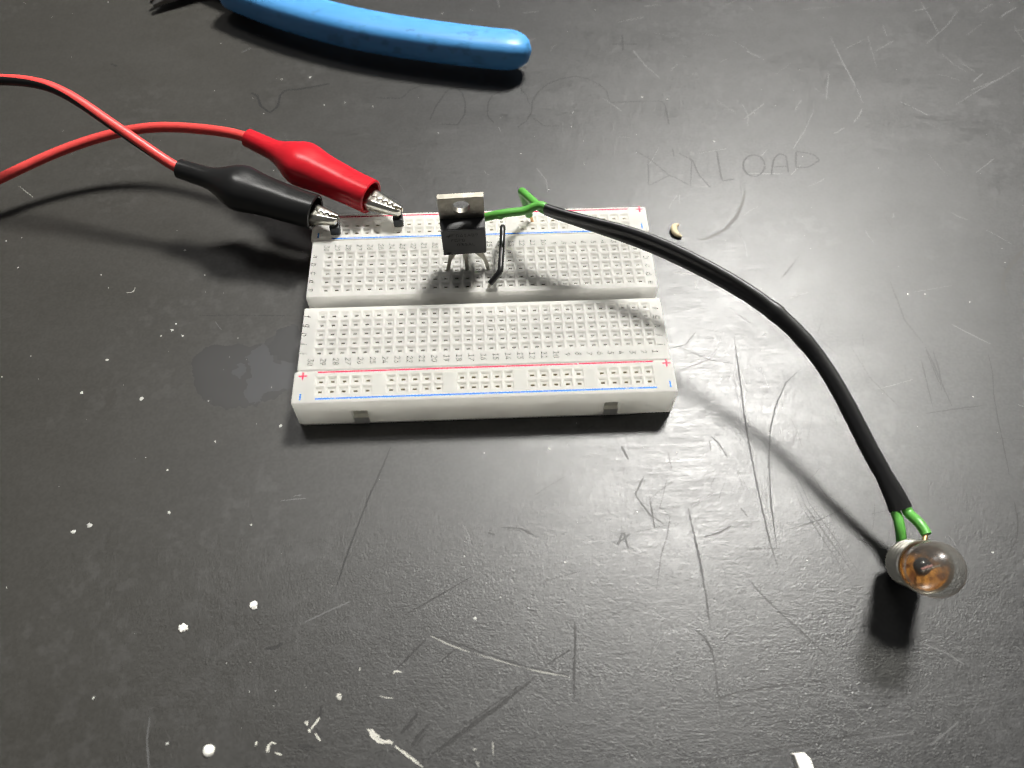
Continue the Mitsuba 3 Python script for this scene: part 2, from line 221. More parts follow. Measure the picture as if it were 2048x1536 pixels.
PALE=[(0.44, [(24.4, -60.3), (26.5, -61.3), (28.9, -62.5), (32.6, -63.9)]), (0.25, [(32.6, -63.9), (37.8, -65.6), (42.4, -67.1)]), (0.38, [(42.4, -67.1), (45.1, -67.8), (50.9, -69.1)]), (1.0, [(13.4, -76.4), (15.5, -78.2), (17.6, -79.1)]), (0.75, [(16.8, -78.5), (18.4, -79.3)]), (0.38, [(18.4, -79.3), (21.3, -81.5), (24.0, -83.4)]), (0.62, [(5.0, -74.0), (4.1, -75.4), (3.3, -76.4)]), (0.75, [(2.8, -74.5), (2.6, -75.7)]), (0.75, [(3.0, -76.0), (3.5, -76.8)]), (0.5, [(4.2, -76.7), (5.5, -78.4)]), (0.62, [(-2.2, -78.3), (-3.6, -78.1), (-4.0, -78.8), (-3.4, -79.9)]), (0.5, [(-2.7, -79.7), (-1.0, -80.3)]), (0.5, [(-6.1, -77.7), (-5.9, -78.5)]), (0.75, [(7.5, -70.4), (8.6, -70.3)]), (0.5, [(8.4, -70.6), (8.2, -71.5)]), (0.31, [(15.4, -70.9), (16.7, -71.3), (18.3, -71.5)]), (0.38, [(17.7, -67.3), (18.2, -66.6), (19.8, -67.0)]), (0.31, [(11.6, -66.4), (11.6, -65.6)]), (0.5, [(36.0, -79.4), (36.0, -82.1)]), (0.5, [(32.4, -81.0), (33.3, -80.4)]), (0.5, [(32.8, -82.4), (33.6, -83.7)]), (0.38, [(-51.4, 26.2), (-49.9, 25.8), (-49.1, 27.1), (-49.3, 28.0)]), (0.25, [(-88.2, 64.5), (-85.6, 62.2), (-82.1, 59.1)]), (0.38, [(84.1, 27.3), (90.9, 26.3)]), (0.25, [(89.4, 24.7), (89.2, 21.5)]), (0.62, [(148.3, 122.5), (148.7, 108.6), (149.7, 97.9), (149.8, 87.7)]), (0.38, [(160.2, 122.0), (158.4, 104.7)]), (0.5, [(166.5, 127.1), (166.2, 120.5)]), (0.5, [(176.6, 87.8), (189.5, 96.5), (204.1, 105.5)]), (0.38, [(176.8, 116.3), (187.3, 126.3), (194.6, 135.5)]), (0.75, [(185.4, 97.8), (190.5, 102.3)]), (0.88, [(85.0, 117.1), (87.9, 109.6), (92.2, 102.3)]), (0.62, [(124.4, 70.5), (129.9, 78.6), (135.2, 88.2)]), (0.38, [(139.2, 91.4), (143.6, 105.2)]), (0.38, [(140.3, 136.0), (159.0, 138.1)]), (0.5, [(159.3, 113.2), (168.2, 119.2)]), (0.5, [(182.8, 140.1), (183.2, 121.2)])]
PATCH=[('damp', [(-31.0, 3.1), (-30.0, 7.3), (-25.7, 9.3), (-16.3, 9.2), (-12.1, 13.1), (-8.7, 14.8), (-7.2, 7.2), (-6.8, -1.2), (-10.0, -5.1), (-16.4, -7.8), (-23.1, -7.9), (-28.1, -4.4)]), ('film', [(-19.3, 5.5), (-13.8, 7.4), (-12.0, 4.2), (-7.5, 3.2), (-7.1, -3.4), (-12.4, -4.0), (-16.8, -4.9), (-17.6, 1.2)]), ('dark', [(-12.5, 12.0), (-8.4, 14.5), (-7.6, 4.3), (-10.5, 4.2), (-13.6, 6.0)]), ('film', [(-18.0, -4.2), (-15.9, -2.9), (-13.6, -5.0), (-15.1, -7.3), (-17.1, -6.6)]), ('film', [(-21.2, 2.8), (-19.3, 3.4), (-18.5, 0.9), (-19.9, -0.2)])]
FLECK=[(0.59, -37.7, 14.1), (0.35, -40.0, 12.5), (0.35, -34.9, 12.3), (0.29, -37.1, 15.9), (0.53, -51.2, 6.0), (0.47, -54.9, -2.9), (0.71, -41.1, -4.9), (0.82, -45.4, -35.2), (0.59, -48.4, -36.5), (0.47, -29.7, -33.0), (0.35, -12.4, -36.4), (0.47, 33.2, -57.5), (0.47, 49.9, -21.2), (0.47, 85.1, 94.7), (0.35, 92.3, 93.3), (0.47, -9.0, -13.2), (0.35, -36.7, -69.2), (0.35, -21.8, -77.5), (0.35, -39.1, 39.4), (0.35, -8.4, 94.5), (0.29, -32.7, 30.9), (0.29, -58.5, 31.9), (0.24, -55.8, 27.6), (0.35, 103.0, 74.8), (0.29, -85.4, 44.2), (0.29, -79.8, 35.1), (0.35, 141.1, 18.3), (0.35, 145.4, 18.1), (0.35, 155.6, 15.2), (0.29, 138.0, -48.3), (0.24, -2.4, 95.4), (0.29, 5.8, 93.3), (0.47, -13.7, 107.3), (0.24, -31.9, -23.1), (0.35, -22.8, -16.6), (0.35, -31.9, -23.1), (0.29, 103.3, 7.3), (0.29, 51.4, -47.0), (0.24, 38.2, -53.5), (0.29, -53.4, 88.5), (0.24, -58.6, -47.7)]

Z = .012
for i, (w, p) in enumerate(PENCIL): obj('tabletop__pencil_stroke', ribbon(p, w * .72, Z + .002 * (i % 3), 100 + i, .38, taper=False), 'pencil_mat')
tag('tabletop__pencil_stroke', 'faint pencil stroke of the handwritten word LOAD')
for i, (w, p) in enumerate(SCUFF):
    pp = bent([(x, y, 0) for x, y in p], 60, 1.2)[:, :2] if len(p) > 2 else np.linspace(p[0], p[1], 60)
    q = [ribbon(p, w * .5, Z + .008 + .002 * (i % 4), 300 + i, .95, .25)]
    for k in range(2):
        a0 = int(rng.uniform(0, 25)); a1 = int(rng.uniform(35, 60))
        q.append(ribbon(pp[a0:a1:3] + rng.normal(0, w * .3, 2), w * .2, Z + .009 + .002 * k, 1500 + 10 * i + k, 1.0, .25))
    obj('tabletop__scuff_mark', cat_(q), 'scuff_mat')
for i, (w, p) in enumerate(SMEAR): obj('tabletop__smear', ribbon(p, w * .8, Z + .006, 500 + i, .5), 'smear_mat')
for i, (w, p) in enumerate(PALE):        # a scratch is a few torn strands side by side
    q = []
    for k in range(4 if i <= 24 else 2):
        pp = bent([(x, y, 0) for x, y in p], 60, 1.2)[:, :2] if len(p) > 2 else np.linspace(p[0], p[1], 60)
        a0 = int(rng.uniform(0, 26)) if k else 0; a1 = int(rng.uniform(34, 60)) if k else 60
        off = rng.normal(0, w * .22, 2) if k else np.zeros(2)
        q.append(ribbon(pp[a0:a1:3] + off, w * (.34 if k else .40), Z + .02 + .002 * ((i + k) % 5), 600 + 10 * i + k, 1.0, .2))
    obj('tabletop__scratch', cat_(q), 'faint_mat' if i > 24 else 'chip_mat' if 2 < i < 18 else 'pale_mat')
for i, (k, p) in enumerate(PATCH):
    g = Polygon(spline(p + [p[0]], 160)).buffer(0); g = g if g.geom_type == 'Polygon' else max(g.geoms, key=lambda q: q.area)
    c = np.array(g.exterior.coords)[:-1]; c = c + (np.stack([meshkit.fbm(np.c_[c * .8, np.full(len(c), s)], 4, i) for s in (1., 5.)], 1) - .5) * 2.2
    v, f = trimesh.creation.triangulate_polygon(Polygon(c).buffer(0), engine='earcut')
    obj('tabletop__stain', (np.c_[v, np.full(len(v), .004 + .003 * i)], f), k + '_mat')
fl = []
for i, (r, x, y) in enumerate(FLECK): fl.append(blob(r * rng.uniform(.8, 1.15), x, y, 0, min(.18, r * .5), i, 2, .9) if False else blob(r * rng.uniform(.45, .72), x, y, 0, min(.15, r * .4), i, 2, 1.1))
for i in range(280):
    u = rng.uniform(); x, y = rng.uniform(-120, 215), rng.uniform(-90, 150)
    r = .05 + .16 * rng.uniform() ** 4
    fl.append(blob(r, x, y, 0, r * .6, i, 0, .5))
obj('tabletop__paint_fleck', cat_(fl), 'fleck_mat', smooth=40, kind='stuff', label='scattered white dust and paint flecks')
faint = []
for i in range(300):      # pale scuffs, denser on the worn far right side
    x = rng.uniform(-90, 215); y = rng.uniform(-88, 150)
    if rng.uniform() > .15 + .85 * min(1, max(0, (x + .6 * y - 20) / 180)): continue
    a = rng.choice([.2, .75, 1.9, 2.4]) + rng.normal(0, .25); l = rng.uniform(2, 11)
    d = np.array([math.cos(a), math.sin(a)]) * l
    faint.append(ribbon([(x, y), (x + d[0] / 2 + rng.normal(0, .4), y + d[1] / 2), (x + d[0], y + d[1])], rng.uniform(.08, .34), .006 + .001 * (i % 5), 900 + i, .9, .3))
for i in range(60):       # fine dark hair scratches near the bright middle
    x, y = rng.normal(105, 28), rng.normal(-25, 28)
    a = rng.choice([-.1, 1.3, 1.75, .6]) + rng.normal(0, .2); l = rng.uniform(2, 9)
    faint_d = ribbon([(x, y), (x + math.cos(a) * l * .5 + rng.normal(0, .25), y + math.sin(a) * l * .5), (x + math.cos(a) * l, y + math.sin(a) * l)], rng.uniform(.07, .16), .010 + .001 * (i % 5), 1100 + i, .8, .3)
    hair = hair + [faint_d] if i else [faint_d]
obj('tabletop__pale_scuff', cat_(faint), 'faint_mat', kind='stuff')
obj('tabletop__hair_scratch', cat_(hair), 'scuff_mat', kind='stuff')

# ------------------------------------------------------------------ breadboard
P, TOP = 2.54, 9.2
ROW = {'j': 0, 'i': P, 'h': 2 * P, 'g': 3 * P, 'f': 4 * P, 'e': 7 * P, 'd': 8 * P, 'c': 9 * P, 'b': 10 * P, 'a': 11 * P}
RAILX = [1.02 + P * (6 * g + k) for g in range(5) for k in range(5)]
RAILS = {'near': (-7.56, -10.1), 'far': (35.5, 38.04)}
B = 'breadboard'
def hole(x, y):
    return [frustum(x, y, TOP - .62, TOP + .02, .80, 1.05), bx(x - .45, x + .45, y - .28, y + .28, TOP - 6.5, TOP - .5)]
def cut(block, spots): return block - m3.Manifold.batch_boolean([h for x, y in spots for h in hole(x, y)], m3.OpType.Add)
term = soft_box(-4.3, 77.4, -4.85, 32.8, .7, TOP, .35, rc=.6)
groove = soft_box(-9, 82, 12.15, 15.55, 3.0, 30, .3)
term = term - groove - bx(-9, -3.7, 12.9, 14.8, 0, 30) - bx(76.8, 90, 12.9, 14.8, 0, 30)
term = cut(term, [((30 - c) * P, y) for c in range(1, 31) for y in ROW.values()])
obj(B + '__terminal_strip', term, 'board_mat')
for side, (y0, y1) in (('near', (-13.35, -5.0)), ('far', (32.95, 41.45))):
    r = soft_box(-4.8, 77.8, y0, y1, .7, TOP, .45, rc=.7)
    r = cut(r, [(x, y) for x in RAILX for y in RAILS[side]])
    for xa, xb in ((7.4, 10.9), (62.3, 65.6)):
        ya = y0 - 2 if side == 'near' else y1 - 1.7
        r = r - bx(xa, xb, ya, ya + 3.7, 0, 5.7)
    for xc in (12.02, 27.26, 42.5, 57.74):     # shallow blind panels between the hole groups
        ym = sum(RAILS[side]) / 2; r = r - bx(xc - 4.2 + 2.9, xc + 4.2 - 2.9 + 1.3, ym - 2.3, ym + 2.3, TOP - .12, TOP + 1)
    obj(B + '__power_rail', r, 'board_mat')
    if side == 'near':
        for xa, xb in ((7.5, 10.8), (62.4, 65.5)): obj(B + '__locking_socket', bx(xa, xb, y0 + 1.0, y0 + 1.66, .8, 5.5) + bx(xa, xb, y0 + .12, y0 + 1.0, .8, 2.6), 'backing_mat')
# adhesive foam backing, its right end peeling slightly
bk = Polygon([(-3.9, -13.22), (68, -13.22), (71.5, -13.0), (74.2, -12.4), (76.2, -11.3), (77.2, -9.5), (77.3, -7), (77.3, 41), (-3.9, 41)])
bk = trimesh.creation.extrude_polygon(bk, .68, engine='earcut'); obj(B + '__adhesive_backing', bk, 'backing_mat', label='thin cream adhesive foam under the board')
ob_dark = [bx(-4.2, 77.2, -4.7, 32.6, .72, .9)]
for c in range(1, 31):
    x = (30 - c) * P
    for ya, yb in ((ROW['j'], ROW['f']), (ROW['e'], ROW['a'])):
        parts = []
        for s in (-1, 1):
            parts.append(bx(x + s * .38 - .07, x + s * .38 + .07, ya - .9, yb + .9, 3.4, TOP - 1.5))
        parts.append(bx(x - .5, x + .5, ya - .9, yb + .9, 3.2, 3.4)); parts.append(bx(x - .43, x + .43, ya - .9, yb + .9, TOP - 1.25, TOP - .86))
        obj(B + '__contact_clip', cat_(parts), 'clip_metal_dark')
for side in RAILS:
    for y in RAILS[side]:
        parts = [bx(RAILX[0] - 1, RAILX[-1] + 1, y - .5, y + .5, 3.6, 3.8)]
        for x in RAILX:
            for s in (-1, 1):
                q = m3.Manifold.hull_points(np.array([(x + e, y + s * a, z) for e in (-.4, .4) for a, z in ((.22, 3.8), (.16, 3.8), (.12, TOP - 1.2), (.02, TOP - 1.25), (.18, TOP - .75), (.22, TOP - .8))]))
                parts.append(q)
        obj(B + '__contact_clip', cat_(parts), 'clip_metal')
# print
ZP = TOP + .006
def sheet(x0, x1, y0, y1): return bx(x0, x1, y0, y1, ZP, ZP + .014)
def stroke(x0, x1, y, w, seed):
    m = ribbon([(x0, y), ((x0 + x1) / 2, y + .05), (x1, y + .1)], w, ZP + .012, seed, .12, .3, False); return m
for y, mat, nm in ((-5.45, 'red_ink', 'red_line'), (-12.2, 'blue_ink', 'blue_line'), (33.35, 'blue_ink', 'blue_line'), (40.45, 'red_ink', 'red_line')):
    obj(f'{B}__{nm}', stroke(.15, 73.5, y, .36, int(y * 7) % 97), mat)
for x, y in ((-2.8, -6.3), (76.25, -5.9), (-2.9, 40.4), (76.15, 40.4)):
    obj(B + '__plus_mark', sheet(x - .95, x + .95, y - .17, y + .17) + sheet(x - .17, x + .17, y - .95, y + .95), 'red_ink')
for x, y in ((-2.9, -11.6), (76.3, -11.35), (-3.05, 34.5), (76.05, 34.65)):
    obj(B + '__minus_mark', sheet(x - .16, x + .16, y - .8, y + .8), 'blue_ink')
def turned(text, h, x, y, slant=.12):
    m = meshkit.text_mesh(text, h, .012); v = m.vertices
    c = (v.max(0) + v.min(0)) / 2; v = v - [c[0], c[1], 0]
    v[:, 0] *= .86
    m.vertices = np.c_[x + v[:, 1], y - v[:, 0] - slant * v[:, 1], v[:, 2] + ZP]; return m
LOWX = np.array([[30, -14], [28, -10], [25, -6], [20, 1], [16, 7], [13, 11], [10, 14], [7, 11], [4, 6], [1, 5]], float)
UPX = np.array([[30, -6], [20, -1], [13, 5], [10, 7], [5, 1], [1, -2]], float)
for c in range(1, 31):
    for tab, y in ((LOWX, -2.75), (UPX, 30.25)):
        dx = np.interp(c, tab[::-1, 0], tab[::-1, 1]) / 23.5 * P
        obj(B + '__column_number', turned(str(c), 1.3, (30 - c) * P + dx, y - (0 if y < 0 else .35 * (c < 10))), 'grey_ink')
for k, (l, y) in enumerate(ROW.items()):
    dl = -.35 if y < 11 else -.25
    obj(B + '__row_letter', turned(l, 1.4, -3.5 + .01 * y, y + dl), 'grey_ink')
    obj(B + '__row_letter', turned(l, 1.4, 75.75, y - .9), 'grey_ink')
tag(B, 'white solderless breadboard with red and blue rail lines on the black table', 'breadboard')

# ------------------------------------------------------------------ power transistor
def rx(a): return np.array([[1, 0, 0], [0, math.cos(a), -math.sin(a)], [0, math.sin(a), math.cos(a)]])
def rz(a): return np.array([[math.cos(a), -math.sin(a), 0], [math.sin(a), math.cos(a), 0], [0, 0, 1]])
def ry(a): return np.array([[math.cos(a), 0, math.sin(a)], [0, 1, 0], [-math.sin(a), 0, math.cos(a)]])
TR, TO = rz(.023) @ rx(.067) @ ry(-.02), np.array([32.68, 26.37, 15.38])
def tr(m):
    m = tm(m).copy(); m.vertices = m.vertices @ TR.T + TO; return m
K = 'power_transistor'
tab = bx(-5, 5, -1.28, 0, -.0, 15.5) - m3.Manifold.cylinder(6, 1.95, 1.95, 64).rotate([90, 0, 0]).translate([0, 2, 12.6])
tab = tab - bx(4.62, 6, -2, 1, 13.6, 14.5) * 1 if False else tab
obj(K + '__tab', tr(tab), 'tab_metal', smooth=30, label='dull grey metal tab with a round mounting hole')
body = m3.Manifold.hull_points(np.array([(s * a, y, z) for s in (-1, 1) for a, y, z in ((4.98, -1.29, .02), (4.98, -1.29, 8.9), (4.86, -4.42, .12), (4.86, -4.5, .2), (4.86, -4.5, 8.42), (4.86, -4.42, 8.52), (4.98, -2.6, 0), (4.98, -2.6, 8.85))]))
body = body - m3.Manifold.cylinder(.5, .55, .55, 32).rotate([90, 0, 0]).translate([-3.6, -4.25, 1.0])
obj(K + '__body', tr(body), 'epoxy', smooth=20, label='black moulded body with engraved code lines')
gl = m3.Manifold.hull_points(np.array([(s * 4.84, y, z) for s in (-1, 1) for y, z in ((-1.31, 8.93), (-4.42, 8.545), (-4.42, 8.50), (-1.31, 8.80))]))
obj(K + '__glossy_top', tr(gl), 'epoxy_gloss')
def engrave(s, h, x, z, sx=1.0):
    m = meshkit.text_mesh(s, h, .03); v = m.vertices; m.vertices = np.c_[x + v[:, 0] * sx, -4.5 - v[:, 2], z + v[:, 1]]; return m
mk = [engrave('D42AB9', .92, -1.75, 6.35, 1.02), engrave('FDP8', .92, -2.9, 4.75, 1.0), engrave('035AL', .92, -1.7, 3.15, 1.05)]
for q in ([(-3.75, 6.75), (-2.2, 6.95), (-2.2, 6.8), (-3.75, 6.6)], [(-3.1, 7.3), (-1.95, 7.35), (-1.95, 7.18), (-2.95, 7.13)], [(-3.1, 7.3), (-2.9, 7.3), (-3.2, 6.2), (-3.4, 6.2)]):
    mk.append(m3.Manifold.hull_points(np.array([(x, -4.5 - d, z) for x, z in q for d in (0, .03)])))
obj(K + '__marking', tr(cat_(mk)), 'epoxy_print', label='dark engraved logo and code lettering')
for x0, x1, kind in ((-2.54, -4.74, 'l'), (0, .34, 'm'), (2.54, 5.42, 'r')):
    a = np.array([TR @ np.array([x0, -2.75, .1]) + TO, TR @ np.array([x0, -2.75, -1.0]) + TO])
    end = np.array([32.68 + x1, 22.9, 7.6]); mid = np.array([32.68 + x0 + (x1 - x0) * (.22 if kind == 'l' else .35), a[1][1] - .1, 13.2])
    if kind == 'r': mid2 = np.array([32.68 + x0 + (x1 - x0) * .80, 23.0, 11.0])
    else: mid2 = mid * .5 + end * .5
    p = spline([a[0], a[1], mid, mid2, end], 40); s = np.linspace(0, 1, 40)
    w = np.where(s < .40, .66, .40); w = np.convolve(np.pad(w, 2, mode='edge'), np.ones(5) / 5, 'valid')
    t = np.gradient(p, axis=0); t /= np.linalg.norm(t, axis=1, keepdims=True)
    n = np.array([0, -1, 0.]); sd = np.cross(t, n); sd /= np.linalg.norm(sd, axis=1, keepdims=True); n2 = np.cross(sd, t)
    ring = np.stack([p + sd * w[:, None] * i + n2 * .22 * j for i, j in ((-1, -1), (1, -1), (1, 1), (-1, 1))], 1)
    obj(K + '__leg', loft(ring[:, ::-1]), 'tin_metal', smooth=30)
tag(K, 'black power transistor with grey metal tab standing on three splayed legs', 'transistor')

# ------------------------------------------------------------------ jumper wire
J = 'jumper_wire'
obj(J + '__insulation', tube(bent([(41.65, 31.4, 10.2), (41.7, 30.6, 14.9), (41.3, 24.0, 14.6), (40.72, 18.0, 13.3), (38.15, 16.6, 10.6)], 90, 2.6), .68, 180, 20, .06), 'black_wire', smooth=40)
obj(J + '__conductor', tube([(38.5, 16.8, 10.9), (38.15, 17.0, 9.9), (38.1, 17.5, 7.5)], .3, 20, 10), 'tin_metal', smooth=40)
tag(J, 'short bent black jumper wire standing right of the transistor', 'wire')

# ------------------------------------------------------------------ header pins and test leads
def header(x, y, rot, label):
    k = 'header_pin' if 'header_pin__collar' not in scene else 'header_pin_001'
    c = soft_box(-1.2, 1.2, -1.2, 1.2, 0, 2.5, .2, .2, .45); c = tm(c); c.vertices = c.vertices @ rz(rot).T + [x, y, TOP + .02]
    obj(k + '__collar', c, 'header_plastic', smooth=25)
    obj(k + '__pin', frustum(x, y, 6.0, TOP + 5.6, .30, .30) + frustum(x, y, TOP + 5.6, TOP + 6.0, .30, .12), 'clip_metal')
    tag(k, label, 'header pin', 'header pins gripped by the clips')
header(1.15, 35.5, .1, 'header pin with black collar held by the black clip')
header(16.4, 37.6, .05, 'header pin with black collar held by the red clip')
def clip(k, p0, p1, open_s, boot_mat, wide, tall, rings=70):
    """Boot and jaws along p0 (cable end) -> p1 (jaw tip)."""
    p0, p1 = np.array(p0, float), np.array(p1, float); L = np.linalg.norm(p1 - p0); t = (p1 - p0) / L
    a = np.cross([0, 0, 1.], t); a /= np.linalg.norm(a); b = np.cross(t, a)
    s = np.linspace(0, open_s, rings) ; f = s / open_s
    prof = CubicSpline([0, .07, .16, .24, .32, .43, .56, .7, .85, 1.0], [2.4, 2.42, 2.55, 2.85, 3.9, 5.45, 5.1, 4.6, 4.3, 4.15])(f)
    wv = np.interp(f, [0, .2, .45, .8, 1], [1, 1, wide, 1.02, 1.0]); hv = np.interp(f, [0, .2, .45, .8, 1], [1, 1, tall, .92, 1.0])
    ph = np.arange(48) * 2 * np.pi / 48
    ex = 2 / np.interp(f, [0, .2, .45, .8, 1], [2, 2, 2.15, 2.25, 2.2])[:, None]
    ca, sa = np.cos(ph), np.sin(ph)
    X, Y = np.sign(ca) * np.abs(ca) ** ex, np.sign(sa) * np.abs(sa) ** ex
    def skin(d):
        r = np.maximum(prof - d, .2)[:, None]
        wobble = 1 + .035 * (meshkit.noise(np.stack([X * 1.6, Y * 1.6, np.repeat(s[:, None] * L * .28, 48, 1)], -1), 5) - .5)
        return p0 + t * (s * L)[:, None, None] + a * (r * X * wv[:, None] * wobble)[..., None] + b * (r * Y * hv[:, None] * wobble)[..., None]
    outer, inner = skin(0), skin(.75)
    lip = (outer[-1] + inner[-1]) / 2 + t * .25
    allr = np.concatenate([outer, lip[None], inner[::-1][:rings - 6]])
    obj(k + '__boot', loft(allr[:, ::-1], True, True), boot_mat, smooth=50)
    # jaws
    j0, n = open_s * L - 5.0, 110
    u = np.linspace(j0, L + .45, n); q = (u - j0) / (u[-1] - j0)
    W = np.interp(q, [0, .3, .88, .96, 1], [3.1, 2.9, 1.5, 1.25, .75]); Hh = np.interp(q, [0, .3, .88, .96, 1], [3.4, 3.1, 1.75, 1.5, 1.1])
    zig = .30 * (2 * np.abs(((u / 1.55) % 1) * 2 - 1) - 1) * np.where(q < .86, 1, .15)
    gap = np.interp(q, [0, .5, .86, 1], [.07, .09, .26, .36])
    for sg in (1, -1):
        e = zig + sg * gap
        out = []
        th = .42
        for i in range(n):
            w, h = W[i], Hh[i]
            o = [(e[i], .30), (sg * w * .45, .42), (sg * w * .72, .30), (sg * w * .90, -.05), (sg * w, -.55), (sg * w, -h * .6), (sg * w * .88, -h)]
            ii = [(sg * (w - th) * .88, -h), (sg * (w - th), -h * .6), (sg * (w - th), -.62), (sg * (w * .86 - th * .6), -.30), (sg * w * .66, -.10), (sg * w * .42, 0), (e[i], -.08)]
            out.append([p0 + t * u[i] + a * x + b * (y + .55) for x, y in o + ii])
        out = np.array(out)
        obj(k + '__jaw', loft(out if sg < 0 else out[:, ::-1]), 'nickel', smooth=35)
    obj(k + '__wire_stub', tube([p0 + t * 1.0, p0 + t * 8, p0 + t * 16], 1.3, 12, 12), 'red_wire', smooth=40)
k1, k2 = 'test_lead', 'test_lead_001'
clip(k1, (-36.3, 49.8, 17.6), (2.0, 35.55, 13.5), .865, 'black_boot', 1.04, .93)
clip(k2, (-21.7, 61.9, 16.2), (17.1, 37.7, 13.5), .815, 'red_boot', 1.06, .90)
c1 = [(-175, 40, 5), (-150, 52, 16), (-120, 64, 25), (-97, 68.3, 29.2), (-77.8, 67.9, 30.5), (-65.7, 65.7, 29.8), (-54.5, 60.1, 25.6), (-43.2, 53.5, 20.5), (-36.3, 49.8, 17.6), (-31, 47.6, 16.9)]
obj(k1 + '__cable', tube(c1, 1.3, 160, 20, .02), 'red_wire', smooth=40)
p = spline(c1[:9], 150); t_, u_, w_ = frames(p, (0, -.5, -1))       # black stripe along the cable's underside
view = CAM - p; view -= t_ * (view * t_).sum(1)[:, None]; view /= np.linalg.norm(view, axis=1)[:, None]
low = np.cross(t_, view); low *= np.sign(-low[:, 2:3] - low[:, 1:2] + 1e-9)
phi0 = np.interp(p[:, 0], [-150, -80, -62, -45, -36], [-.6, -.55, -.15, .5, 1.05])
rg = []
for k in range(len(p)):
    dn = np.array([0, -.45, -.9]); dn -= t_[k] * (dn @ t_[k]); dn /= np.linalg.norm(dn); sd = np.cross(t_[k], dn)
    sd = sd if sd[1] < 0 else -sd
    c0 = math.cos(phi0[k]); s0 = math.sin(phi0[k]); mid = sd * math.cos(phi0[k] + .9) + dn * math.sin(phi0[k] + .9); tan = np.cross(t_[k], mid)
    row = [p[k] + 1.325 * (mid * math.cos(a) + tan * math.sin(a)) for a in np.linspace(-1.15, 1.15, 12)] + [p[k] + 1.22 * (mid * math.cos(a) + tan * math.sin(a)) for a in np.linspace(1.15, -1.15, 12)]
    rg.append(row)
obj(k1 + '__stripe', loft(np.array(rg)), 'black_wire', smooth=40, label='black stripe along the red cable')
c2 = [(-180, 25, 1.4), (-150, 30, 2.0), (-118, 41.5, 5.0), (-100, 50, 7.3), (-86.4, 57.4, 8.9), (-74.4, 63.8, 10.6), (-62.1, 68.2, 12.2), (-48.8, 69.6, 13.8), (-35.1, 67.2, 15.0), (-21.7, 61.9, 16.2), (-16, 58.4, 15.8)]
obj(k2 + '__cable', tube(c2, 1.3, 160, 20, .02), 'red_wire', smooth=40)
tag(k1, 'test lead with black boot alligator clip and red and black cable', 'test lead', 'alligator clip test leads')
tag(k2, 'test lead with glossy red boot alligator clip and plain red cable', 'test lead', 'alligator clip test leads')

# ------------------------------------------------------------------ lamp lead: two green wires in a black sleeve
G = 'bulb_lead'
path = [(51.4, 27.6, 23.0), (61.0, 23.0, 22.9), (70.5, 18.6, 22.8), (81.6, 11.2, 22.9), (91.0, 3.7, 22.5), (99.1, -4.4, 21.4), (105.2, -12.9, 19.0), (109.0, -21.2, 16.5), (112.9, -30.7, 12.9), (115.9, -37.3, 10.3), (117.7, -41.7, 8.3)]
N = 150; p = spline(path, N); t, _, _ = frames(p); s = np.linspace(0, 1, N)
view = CAM - p; view /= np.linalg.norm(view, axis=1)[:, None]
side = np.cross(t, view); side /= np.linalg.norm(side, axis=1)[:, None]; fwd = np.cross(side, t)
tw = np.interp(s, [0, .06, .2, .42, .55, .7, .9, 1], [1.25, 1.1, .55, .35, .30, .25, .1, 0])       # turn of the flat section about the sleeve's axis
half = np.interp(s, [0, .1, .3, .5, .68, .84, .93, 1], [.95, 1.0, .98, .72, .48, .58, .62, 1.12]); rad = np.interp(s, [0, .1, .5, .8, .88, .92, 1], [1.2, 1.18, 1.16, 1.12, 1.12, 1.08, 1.08])
rad = rad + .16 * np.exp(-((s - .545) / .012) ** 2) + .10 * np.exp(-((s - .625) / .015) ** 2)
crease = np.interp(s, [0, .08, .2, .45, .53, 1], [.2, .55, .75, .6, .12, .10])
A = np.arange(56) * 2 * np.pi / 56; ring = []
for i in range(N):
    d1 = side[i] * math.cos(tw[i]) - fwd[i] * math.sin(tw[i]); d2 = np.cross(t[i], d1)
    x = half[i] * np.sign(np.cos(A)) * np.minimum(1, np.abs(np.cos(A)) * 1.0) + rad[i] * np.cos(A)
    y = rad[i] * np.sin(A) * (1 - crease[i] * .55 * np.exp(-(x / .75) ** 2))
    wob = 1 + .07 * (meshkit.fbm(np.c_[x * .8, y * .8, np.full(56, s[i] * 42)], 3, 3) - .5)
    ring.append(p[i] + d1 * (x * wob)[:, None] + d2 * (y * wob)[:, None])
ring = np.array(ring)
inner0 = ring[0] * .82 + ring[0].mean(0) * .18; inner1 = ring[-1] * .82 + ring[-1].mean(0) * .18
allr = np.concatenate([[inner0 + t[0] * 3, inner0], ring, [inner1, inner1 - t[-1] * 3]])
obj(G + '__sleeve', loft(allr, True, True), 'sleeve', smooth=50)
d0 = side[0] * math.cos(tw[0]) - fwd[0] * math.sin(tw[0])
e0, e1 = p[0] + d0 * .92, p[0] - d0 * .92
hi, lo = (e0, e1) if e0[1] > e1[1] else (e1, e0)
RG = .95
w1 = [lo + t[0] * .3, lo - t[0] * 1.5, (47.2, 28.0, 22.6), (43.4, 28.0, 21.9), (40.6, 28.2, 21.2), (38.5, 28.8, 20.0), (36.0, 30.2, 17.4), (34.5, 31.8, 13.5), (33.6, 33.2, 10.6)]
obj(G + '__wire', tube(w1, [RG, RG, RG, RG, RG * 1.03, RG, RG, RG, RG], 150, 20, .04), 'green_wire', smooth=40)
obj(G + '__knot', blob(1.12, 41.0, 28.05, 20.75, .95, 4, 3, .14), 'green_wire', smooth=60, label='swollen nick in the green insulation')
w2 = [hi + t[0] * .3, hi - t[0] * 1.0, (46.35, 36.1, 20.6), (46.7, 36.9, 18.6), (48.45, 37.65, 10.9)]
obj(G + '__wire', tube(bent(w2, 90, 1.8), RG * .97, 180, 20, .03), 'green_wire', smooth=40)
